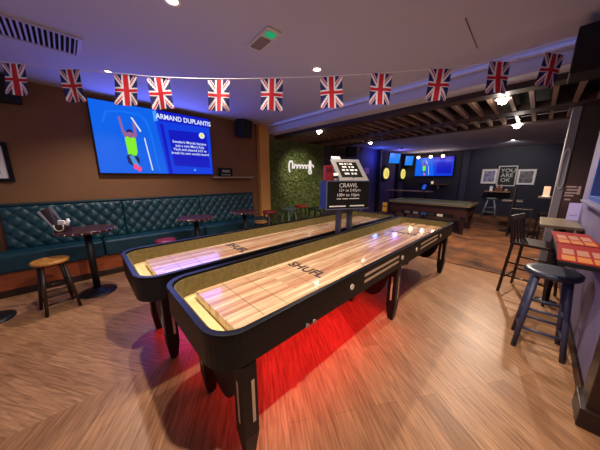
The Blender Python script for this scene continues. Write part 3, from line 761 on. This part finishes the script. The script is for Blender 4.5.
for y in (-0.7, 0.65):
    MB().bar((0, y, 0), (0, y, 0.965), 0.03, n=12).build('leg', iron, lg)
    MB().box(-0.16, 0.16, y-0.04, y+0.04, 0, 0.03).build('foot', iron, lg)
tbm = thing('tablet_screen', (9.5, 3.02, 1.012), R(-75), 'dark blue tilted tablet standing on the ledge table', 'tablet')
MT2 = Matrix.Rotation(R(-14), 4, 'X')
MB().box(-0.16, 0.16, 0, 0.02, 0.02, 0.30, MT2).build('tablet', mat('tablet_blue', (16, 30, 84), rough=0.2), tbm)
MB().box(-0.06, 0.06, -0.04, 0.1, 0, 0.025).build('stand', blackm, tbm)
MB().prism([(-0.09, 0.08), (0.02, 0.05), (0.07, 0.24), (-0.03, 0.26)], 0.0005, 0.0015, MT2 @ Matrix.Rotation(R(90), 4, 'X')).build('lit_patch', emis('tablet_lit', (40, 90, 220), 0.8), tbm)
ss = thing('wall_shelf', (11.995, 3.19, 1.20), R(-90), 'small wooden shelf on the dark wall below the far television', 'shelf')
MB().box(-0.33, 0.33, -0.22, 0, 0, 0.03).build('shelf_board', mat('shelf_brown', (132, 92, 70), rough=0.5), ss)
MB().box(-0.015, 0.015, -0.2, 0, -0.2, 0).build('bracket', mat('bracket_grey', (120, 120, 126), rough=0.5), ss)
cp_ = thing('white_cup', (11.86, 3.45, 1.23), 0, 'small white cup on the shelf below the far television', 'cup')
MB().lathe([(0, 0), (0.045, 0), (0.05, 0.12), (0.043, 0.12), (0.04, 0.01), (0, 0.01)], n=20).build('cup', emis('cup_white_glow', (250, 226, 190), 0.7), cp_)  # plain cup, brightened by emission in its material
# three warm lamps above the rear television
lt = thing('lamp_rail', (11.5, 3.55, 2.60), 0, 'rail carrying the three warm lamps above the far television', 'lamp rail')
MB().bar((0, -0.62, 0), (0, 0.62, 0), 0.012).bar((0, 0.5, 0), (0, 0.5, 0.06), 0.008).bar((0, -0.5, 0), (0, -0.5, 0.06), 0.008).build('rail', iron, lt)
for k, y in enumerate((0.5, -0.02, -0.5)):
    t = thing('spot_lamp', (11.5, 3.55+y, 2.44), 0, ('warm lamp over the left of the far television', 'warm lamp over the middle of the far television', 'warm lamp over the right of the far television')[k], 'lamp', 'warm lamps over the far television')
    MB().bar((0, 0, 0.02), (0, 0, 0.15), 0.05, 0.03, n=16).build('lamp_shade', iron, t)
    MB().lathe([(0, -0.07), (0.05, -0.05), (0.07, 0), (0.05, 0.04), (0, 0.05)], n=20).build('bulb', emis('warm_bulb', (255, 205, 150), 8.0), t)

# posters on the far wall
wfm = mat('white_frame', (206, 200, 200), rough=0.5)
X = 11.99
picture((X, 1.435, 1.565), R(-90), 0.49, 0.58, 'white framed purple picture, left of the three on the far wall', wfm, paper, mat('purple_print', (64, 58, 110), rough=0.6, c2=(170, 170, 196), nscale=9), 0.03, 0.045)
p, a = picture((X, 0.905, 1.575), R(-90), 0.55, 0.77, 'white framed black poster with bold white words on the far wall', wfm, blackm, mat('poster_black', (18, 18, 20), rough=0.6), 0.035, 0.01)
for k, s_ in enumerate(('YOU', 'ARE', 'OK')):
    text(s_, 0.2, (0.02*(1-k), -0.0145, 0.2-0.18*k), FACE_Y, mat('poster_white', (206, 210, 206), rough=0.7), a, 'poster_lettering')
picture((X, 0.365, 1.535), R(-90), 0.50, 0.57, 'white framed grey picture, right of the three on the far wall', wfm, paper, mat('grey_mauve_print', (60, 56, 70), rough=0.6, c2=(140, 132, 146), nscale=9), 0.03, 0.04)
ld = thing('wall_ledge', (11.995, 1.09, 0.955), R(-90), 'wooden drinks ledge on the far wall under the three pictures', 'shelf')
MB().box(-0.38, 0.38, -0.3, 0, 0, 0.035).build('ledge_board', mat('ledge_tan', (150, 112, 84), rough=0.5), ld)
for x in (-0.3, 0.3): MB().box(x-0.015, x+0.015, -0.24, 0, -0.15, 0).build('bracket', iron, ld)
c_ = thing('table_card', (11.82, 1.29, 0.99), R(-90), 'small white card on the ledge under the pictures', 'card')
MB().box(-0.045, 0.045, -0.004, 0.004, 0, 0.19).build('card', paper, c_); MB().box(-0.05, 0.05, -0.025, 0.025, 0, 0.015).build('card_base', white, c_)
b_ = thing('cutlery_basket', (11.82, 1.05, 0.99), R(-90), 'brown basket of bottles on the ledge under the black poster', 'basket')
MB().box(-0.11, 0.11, -0.07, 0.07, 0, 0.13).build('basket', mat('basket_brown', (128, 74, 54), rough=0.7, c2=(90, 50, 38), nscale=40), b_, bevel=0.01)
for x, c in ((-0.06, (190, 150, 140)), (0.0, (140, 70, 60)), (0.06, (200, 180, 170))):
    MB().lathe([(0, 0.02), (0.025, 0.02), (0.025, 0.2), (0.01, 0.235), (0.01, 0.27), (0, 0.27)], (x, 0, 0), 12).build('bottle', mat('bottle_%d' % c[0], c, rough=0.4), b_)
t = thing('candle_jar', (11.82, 0.84, 0.99), 0, 'small amber jar right of the basket on the far ledge', 'jar')
MB().lathe([(0, 0), (0.045, 0), (0.05, 0.06), (0.04, 0.08), (0, 0.08)], n=16).build('jar', mat('amber_jar', (220, 170, 120), rough=0.3), t)
MB().lathe([(0, 0.08), (0.04, 0.08), (0.04, 0.092), (0, 0.092)], n=16).build('lid', brass, t)

bt = thing('bar_table', (6.55, 4.15, 0.012), 0, 'grey topped high table behind the right side of the black notice cabinet', 'table')
MB().lathe([(0, 0.90), (0.26, 0.90), (0.27, 0.91), (0.27, 0.93), (0, 0.935)], n=30).build('tabletop', mat('grey_top', (120, 118, 126), rough=0.4), bt)
for k in range(4):
    a = pi/4+k*pi/2
    MB().bar((0.24*cos(a), 0.24*sin(a), 0), (0.17*cos(a), 0.17*sin(a), 0.90), 0.016, n=10).build('leg', greyst, bt)
for k, (dx, dy) in enumerate(((-0.02, 0.05), (0.08, -0.10))):
    t = thing('bottle', (6.55+dx, 4.15+dy, 0.947), 0, ('white bottle on the left of the grey topped high table', 'white bottle on the right of the grey topped high table')[k], 'bottle', 'white bottles on the grey topped table')
    MB().lathe([(0, 0), (0.035, 0), (0.035, 0.13), (0.014, 0.17), (0.014, 0.20), (0, 0.20)], n=16).build('bottle_body', white, t)
    MB().lathe([(0, 0.20), (0.017, 0.20), (0.017, 0.22), (0, 0.22)], n=12).build('cap', mat('cap_grey', (150, 148, 152), rough=0.5), t)
# dark tables and chairs at rear right
def small_chair(x, y, rz, label):
    t = thing('dining_chair', (x, y, 0.012), rz, label, 'chair', 'dark chairs at the rear tables')
    dm = mat('ebony_wood', (20, 12, 12), rough=0.4)
    MB().box(-0.2, 0.2, -0.2, 0.2, 0.70, 0.74).build('seat', dm, t, bevel=0.008)
    for sx in (-1, 1):
        MB().bar((sx*0.19, 0.19, 0), (sx*0.18, 0.18, 1.25), 0.022, sq=True).build('leg', dm, t)
        MB().bar((sx*0.19, -0.19, 0), (sx*0.18, -0.18, 0.71), 0.022, sq=True).build('leg', dm, t)
        MB().bar((sx*0.185, 0.185, 0.3), (sx*0.185, -0.185, 0.3), 0.012).build('side_rung', dm, t)
    MB().box(-0.17, 0.17, 0.165, 0.195, 0.85, 1.24).build('backrest', dm, t, bevel=0.006)
    return t
small_chair(8.0, 0.20, R(0), 'dark high backed chair at the rear right table, its back towards the pictures')
small_chair(7.3, -0.30, R(-170), 'dark high backed chair beside the grey door jamb')
rt = thing('bar_table', (8.62, 0.42, 0.012), 0, 'dark high table between the dark chairs and the far pictures', 'table')
MB().box(-0.3, 0.3, -0.2, 0.22, 0.86, 0.895).build('tabletop', mat('grey_brown_top', (104, 92, 88), rough=0.4), rt, bevel=0.005)
MB().bar((0, 0, 0.03), (0, 0, 0.86), 0.035, n=14).build('column', iron, rt)
MB().lathe([(0, 0), (0.2, 0), (0.2, 0.012), (0.06, 0.035), (0, 0.04)], n=30).build('base', iron, rt)
rt2 = thing('counter_table', (6.5, -0.34, 0.012), 0, 'narrow dark counter with a peach card behind the grey door jamb', 'table')
MB().box(-0.25, 0.25, -0.3, 0.31, 1.10, 1.135).build('tabletop', mat('dark_counter', (70, 62, 62), rough=0.4), rt2, bevel=0.005)
MB().box(-0.2, 0.2, -0.28, 0.1, 0, 1.10).build('cabinet', mat('dark_cabinet', (30, 24, 26), rough=0.6), rt2)
pk = thing('table_card', (6.5, -0.13, 1.147), 0, 'peach coloured card standing on the narrow dark counter', 'card')
MB().box(-0.01, 0.01, -0.045, 0.045, 0, 0.19).build('card', mat('peach_card_glow', (230, 178, 150), rough=0.6, emit=(230, 170, 140), estr=0.25), pk, bevel=0.004)  # weak emission added to brighten the card, which is no lamp
MB().box(-0.03, 0.03, -0.055, 0.055, 0, 0.015).build('card_base', white, pk)

# ------------------------------------------------------------------ bunting
def uj(u, v):                       # u,v in -30..30 , -15..15
    if abs(v) < 3 or abs(u) < 3: return 1
    if abs(v) < 5 or abs(u) < 5: return 0
    n = (5**0.5)
    d1 = (u*0.5-v)/ (1.25**0.5); d2 = (u*0.5+v)/(1.25**0.5)
    for d, q in ((d1, 1), (d2, -1)):
        off = d if (u > 0) == (q > 0) else -d
        if abs(d) < 3:
            if 0 < (d*(1 if u > 0 else -1)) < 2: return 1
            return 0
    return 2
flag_m = [mat('flag_white', (236, 230, 238), rough=0.8), mat('flag_red', (196, 26, 44), rough=0.8), mat('flag_blue', (28, 30, 96), rough=0.8)]
def flag_mesh(seed):
    rnd = random.Random(seed); b = MB(); nx, nz = 28, 42; W, H = 0.185, 0.243
    ph = rnd.uniform(0, 6); V = []
    for j in range(nz+1):
        row = []
        for i in range(nx+1):
            s = i/nx-0.5; k = j/nz
            y = 0.012*sin(2.2*s*3+ph+2*k)*k + 0.02*k*k*rnd.choice((1,))*sin(ph*2)
            x = s*W*(1-0.03*k*sin(ph)) + 0.006*k*sin(ph*3)
            row.append(b.bm.verts.new((x, y, -0.004-k*H)))
        V.append(row)
    for j in range(nz):
        for i in range(nx):
            f = b.bm.faces.new((V[j][i], V[j][i+1], V[j+1][i+1], V[j+1][i])); f.smooth = True
            s = (i+0.5)/nx*2-1; k = (j+0.5)/nz*2-1
            f.material_index = uj(k*30, s*15)
    me = bpy.data.meshes.new('flag'); b.bm.to_mesh(me); b.bm.free()
    for m in flag_m: me.materials.append(m)
    return me
anch = [(-0.265, 3.162, 2.433), (0.063, 2.847, 2.389), (0.396, 2.529, 2.351), (0.593, 2.34, 2.329), (0.961, 1.987, 2.314), (1.283, 1.679, 2.321),
        (1.64, 1.337, 2.336), (1.947, 1.043, 2.359), (2.3, 0.705, 2.396), (2.648, 0.372, 2.448), (2.967, 0.066, 2.506)]
flab = ['union flag hanging furthest left, against the brown wall', 'union flag second from the left, clear of the television',
        'union flag overlapping the top left part of the television', 'union flag overlapping the top edge of the television above the title',
        'union flag just right of the television and left of the wall speaker', 'union flag sixth from the left, below the green lit ceiling sign',
        'union flag next to the small bright ceiling downlight in the middle', 'union flag eighth from the left, at the edge of the dark timber ceiling',
        'union flag in front of the ceiling beam left of the bright timber ceiling lamp', 'union flag directly above the bright timber ceiling lamp',
        'union flag furthest right, beside the large black corner speaker']
metal_clip = white
for i, p in enumerate(anch):
    me = flag_mesh(i)
    o = bpy.data.objects.new('flag', me); COL.objects.link(o)
    o.location = p; o.rotation_euler = (0, R(random.uniform(-4, 4)), R(-43.8+random.uniform(-8, 8)))
    tag(o, flab[i], 'flag', 'flags on the bunting string')
allp = [(-1.2, 4.05, 2.62), (-0.7, 3.58, 2.50)]+anch+[(3.06, -0.02, 2.525), (3.12, -0.037, 2.53)]
tag(MB().tube(smooth_pts(allp, 5), 0.0035, 6).build('bunting_string', mat('string_white', (214, 210, 222), rough=0.7)), 'thin white bunting string stretched across the room under the ceiling', 'string')

# ------------------------------------------------------------------ ceiling fittings
v = thing('ceiling_vent', (-0.30, 3.285, 2.75), R(2), 'white slatted air vent in the ceiling at the top left', 'vent')
vw = mat('vent_white', (176, 168, 178), rough=0.5)
f = MB(); W, D = 0.98, 0.44
f.box(-W/2, W/2, -D/2, -D/2+0.03, -0.014, 0).box(-W/2, W/2, D/2-0.03, D/2, -0.014, 0).box(-W/2, -W/2+0.03, -D/2+0.03, D/2-0.03, -0.014, 0).box(W/2-0.03, W/2, -D/2+0.03, D/2-0.03, -0.014, 0)
f.build('vent_frame', vw, v)
MB().box(-W/2+0.03, W/2-0.03, -D/2+0.03, D/2-0.03, -0.002, 0).build('vent_back', blackm, v)
for k in range(27):
    x = -W/2+0.05+k*0.034
    MB().box(-0.002, 0.002, -D/2+0.03, D/2-0.03, -0.010, 0.010, Matrix.Translation((x, 0, -0.009)) @ Matrix.Rotation(R(40), 4, 'Y')).build('vent_slat', vw, v)
ex = thing('exit_light', (1.40, 1.945, 2.75), R(-4), 'grey emergency light with a green glow on the ceiling', 'emergency light')
MB().prism(rrect(-0.075, 0.075, -0.19, 0.19, 0.02), -0.014, 0).build('housing', mat('exit_grey', (196, 196, 196), rough=0.4), ex, bevel=0.004)
MB().prism(rrect(-0.045, 0.045, -0.155, -0.075, 0.015), -0.018, -0.013).build('green_lens', emis('exit_green', (30, 190, 125), 0.6), ex)
MB().prism(rrect(-0.055, 0.055, -0.045, 0.165, 0.015), -0.017, -0.013).build('grey_lens', mat('exit_lens', (128, 122, 130), rough=0.2), ex)
def downlight(x, y, z, label, r=0.035, lit=12.0, power=60, col=(1, 0.86, 0.70), spot=120, aim=None, grp='ceiling downlights', blend=0.7, soft=0.03):
    bulge = r*1.0 if z < 2.6 else 0.0
    t = thing('downlight', (x, y, z), 0, label, 'downlight', grp)
    MB().lathe([(r*1.5, 0), (r*1.5, -0.006), (r*1.1, -0.010), (r, -0.004), (r, 0)], n=24).build('trim_ring', white, t)
    MB().lathe([(0, -0.012-bulge), (r*0.6, -0.010-bulge*0.8), (r, -0.004-bulge*0.1), (r, 0), (0, 0)], n=20).build('lens', emis('lens_%g' % lit, (255, 240, 220), lit), t)
    if power:
        l = bpy.data.lights.new('downlight_beam', 'SPOT'); l.energy = power; l.color = col
        l.spot_size = R(spot); l.spot_blend = blend; l.shadow_soft_size = soft
        o = bpy.data.objects.new('downlight_beam', l); COL.objects.link(o); o.parent = t; o.location = (0, 0, -0.03-bulge)
        if aim:
            dd = Vector(aim)-Vector((x, y, z-0.03)); o.rotation_euler = dd.to_track_quat('-Z', 'Y').to_euler()
    return t
WARM = (1.0, 0.86, 0.72)
downlight(2.187, 1.996, 2.75, 'lit downlight above the shuffleboard tables by the seventh flag', 0.04, 14, 110, WARM, 160)
downlight(0.423, 3.755, 2.75, 'lit downlight in the ceiling above the left round table', 0.03, 10, 110, WARM, 130)
downlight(0.658, 2.015, 2.75, 'faint downlight at the top edge of the picture', 0.04, 4, 60, WARM, 150)
downlight(0.68, 0.25, 2.75, 'downlight above the camera, out of the picture', 0.04, 14, 250, WARM, 160)
downlight(4.08, 0.48, 2.50, 'very bright lamp in the timber ceiling below the second flag from the right', 0.06, 40, 90, (1, 0.86, 0.72), 150)
downlight(6.15, 0.45, 2.50, 'very bright lamp at the far edge of the timber ceiling', 0.065, 40, 300, (1, 0.80, 0.62), 168)
downlight(3.88, 3.45, 2.50, 'lamp in the timber ceiling shining on the leaf wall', 0.055, 25, 150, (1, 0.92, 0.76), 62, aim=(4.65, 4.88, 1.45), blend=1.0)
downlight(6.14, 3.5, 2.50, 'lamp at the timber ceiling edge above the letter board', 0.045, 20, 60, (1, 0.88, 0.76), 140)
for x, y, l in ((9.37, 3.95, 'small ceiling sensor left of the rear lamps'), (9.33, 2.25, 'small ceiling sensor in the middle of the rear ceiling')):
    t = thing('ceiling_sensor', (x, y, 2.66), 0, l, 'sensor', 'ceiling sensors')
    MB().lathe([(0.06, 0), (0.055, -0.03), (0.03, -0.05), (0, -0.052)], n=20).build('dome', white, t)
    MB().lathe([(0.075, 0), (0.075, -0.008), (0.058, -0.01)], n=20).build('rim', mat('sensor_rim', (120, 116, 118), rough=0.5), t)

downlight(9.9, 0.75, 2.66, 'small lit downlight in the rear ceiling shining on the framed posters', 0.05, 14, 110, (1, 0.9, 0.82), 100, aim=(12.0, 0.9, 1.3))

# ------------------------------------------------------------------ lights
def area(name, loc, rot, sx, sy, e, c, spread=180):
    l = bpy.data.lights.new(name, 'AREA'); l.shape = 'RECTANGLE'; l.size = sx; l.size_y = sy; l.energy = e; l.color = c
    l.spread = R(spread)
    o = bpy.data.objects.new(name, l); COL.objects.link(o); o.location = loc; o.rotation_euler = rot
    return o
def point(name, loc, e, c, r=0.1):
    l = bpy.data.lights.new(name, 'POINT'); l.energy = e; l.color = c; l.shadow_soft_size = r
    o = bpy.data.objects.new(name, l); COL.objects.link(o); o.location = loc
    return o
# red LED strips fixed under the two table bodies
area('red_led_glow', (1.55, 1.22, 0.60), (0, 0, 0), 1.7, 0.4, 9, (1, 0.015, 0.03), 120)
area('red_led_glow', (1.5, 2.26, 0.60), (0, 0, 0), 2.2, 0.4, 11, (1, 0.015, 0.03), 125)
# light thrown by the big television
area('screen_glow', (1.145, 4.76, 2.12), (R(90), 0, 0), 1.75, 1.05, 26, (0.14, 0.18, 1.0)).rotation_euler = (R(-90), 0, 0)
# blue LED tape in the ceiling cove
for k in range(1):
    area('cove_glow', (3.40, 2.0, 2.72), (0, R(-90), 0), 0.03, 5.0, 0.5, (0.3, 0.4, 1.0))
# blue and violet washes in the dart bays
point('bay_blue', (8.7, 4.5, 2.3), 9, (0.08, 0.16, 1.0), 0.1)
point('bay_violet', (10.0, 4.2, 2.45), 8, (0.3, 0.2, 1.0), 0.1)
for x, y, e in ((4.08, 0.48, 4), (6.15, 0.45, 6)):
    point('bulb_spill', (x, y, 2.37), e, (1, 0.88, 0.76), 0.05)
for y in (3.85, 3.33, 2.85):
    point('bulb_light', (11.38, y+0.2, 2.36), 4, (1, 0.72, 0.45), 0.06)

w = bpy.data.worlds.new('world'); SC.world = w; w.use_nodes = True
bg = w.node_tree.nodes['Background']; bg.inputs[0].default_value = (0.62, 0.55, 0.70, 1); bg.inputs[1].default_value = 0.5

# ------------------------------------------------------------------ camera
f_px, pitch, yaw = 225.0, math.atan(47/225.0), R(46.2367)
cam = bpy.data.cameras.new('camera'); cam.sensor_width = 36; cam.lens = 36*f_px/600; cam.clip_start = 0.02
co = bpy.data.objects.new('camera', cam); COL.objects.link(co)
co.location = (0, 0, 1.5)
fwd = Vector((cos(yaw)*cos(pitch), sin(yaw)*cos(pitch), -sin(pitch)))
co.rotation_euler = fwd.to_track_quat('-Z', 'Y').to_euler()
SC.camera = co
SC.view_settings.view_transform = 'Standard'; SC.view_settings.look = 'None'
SC.view_settings.gamma = 1; SC.view_settings.use_curve_mapping = False
SC.view_settings.exposure = 0.0
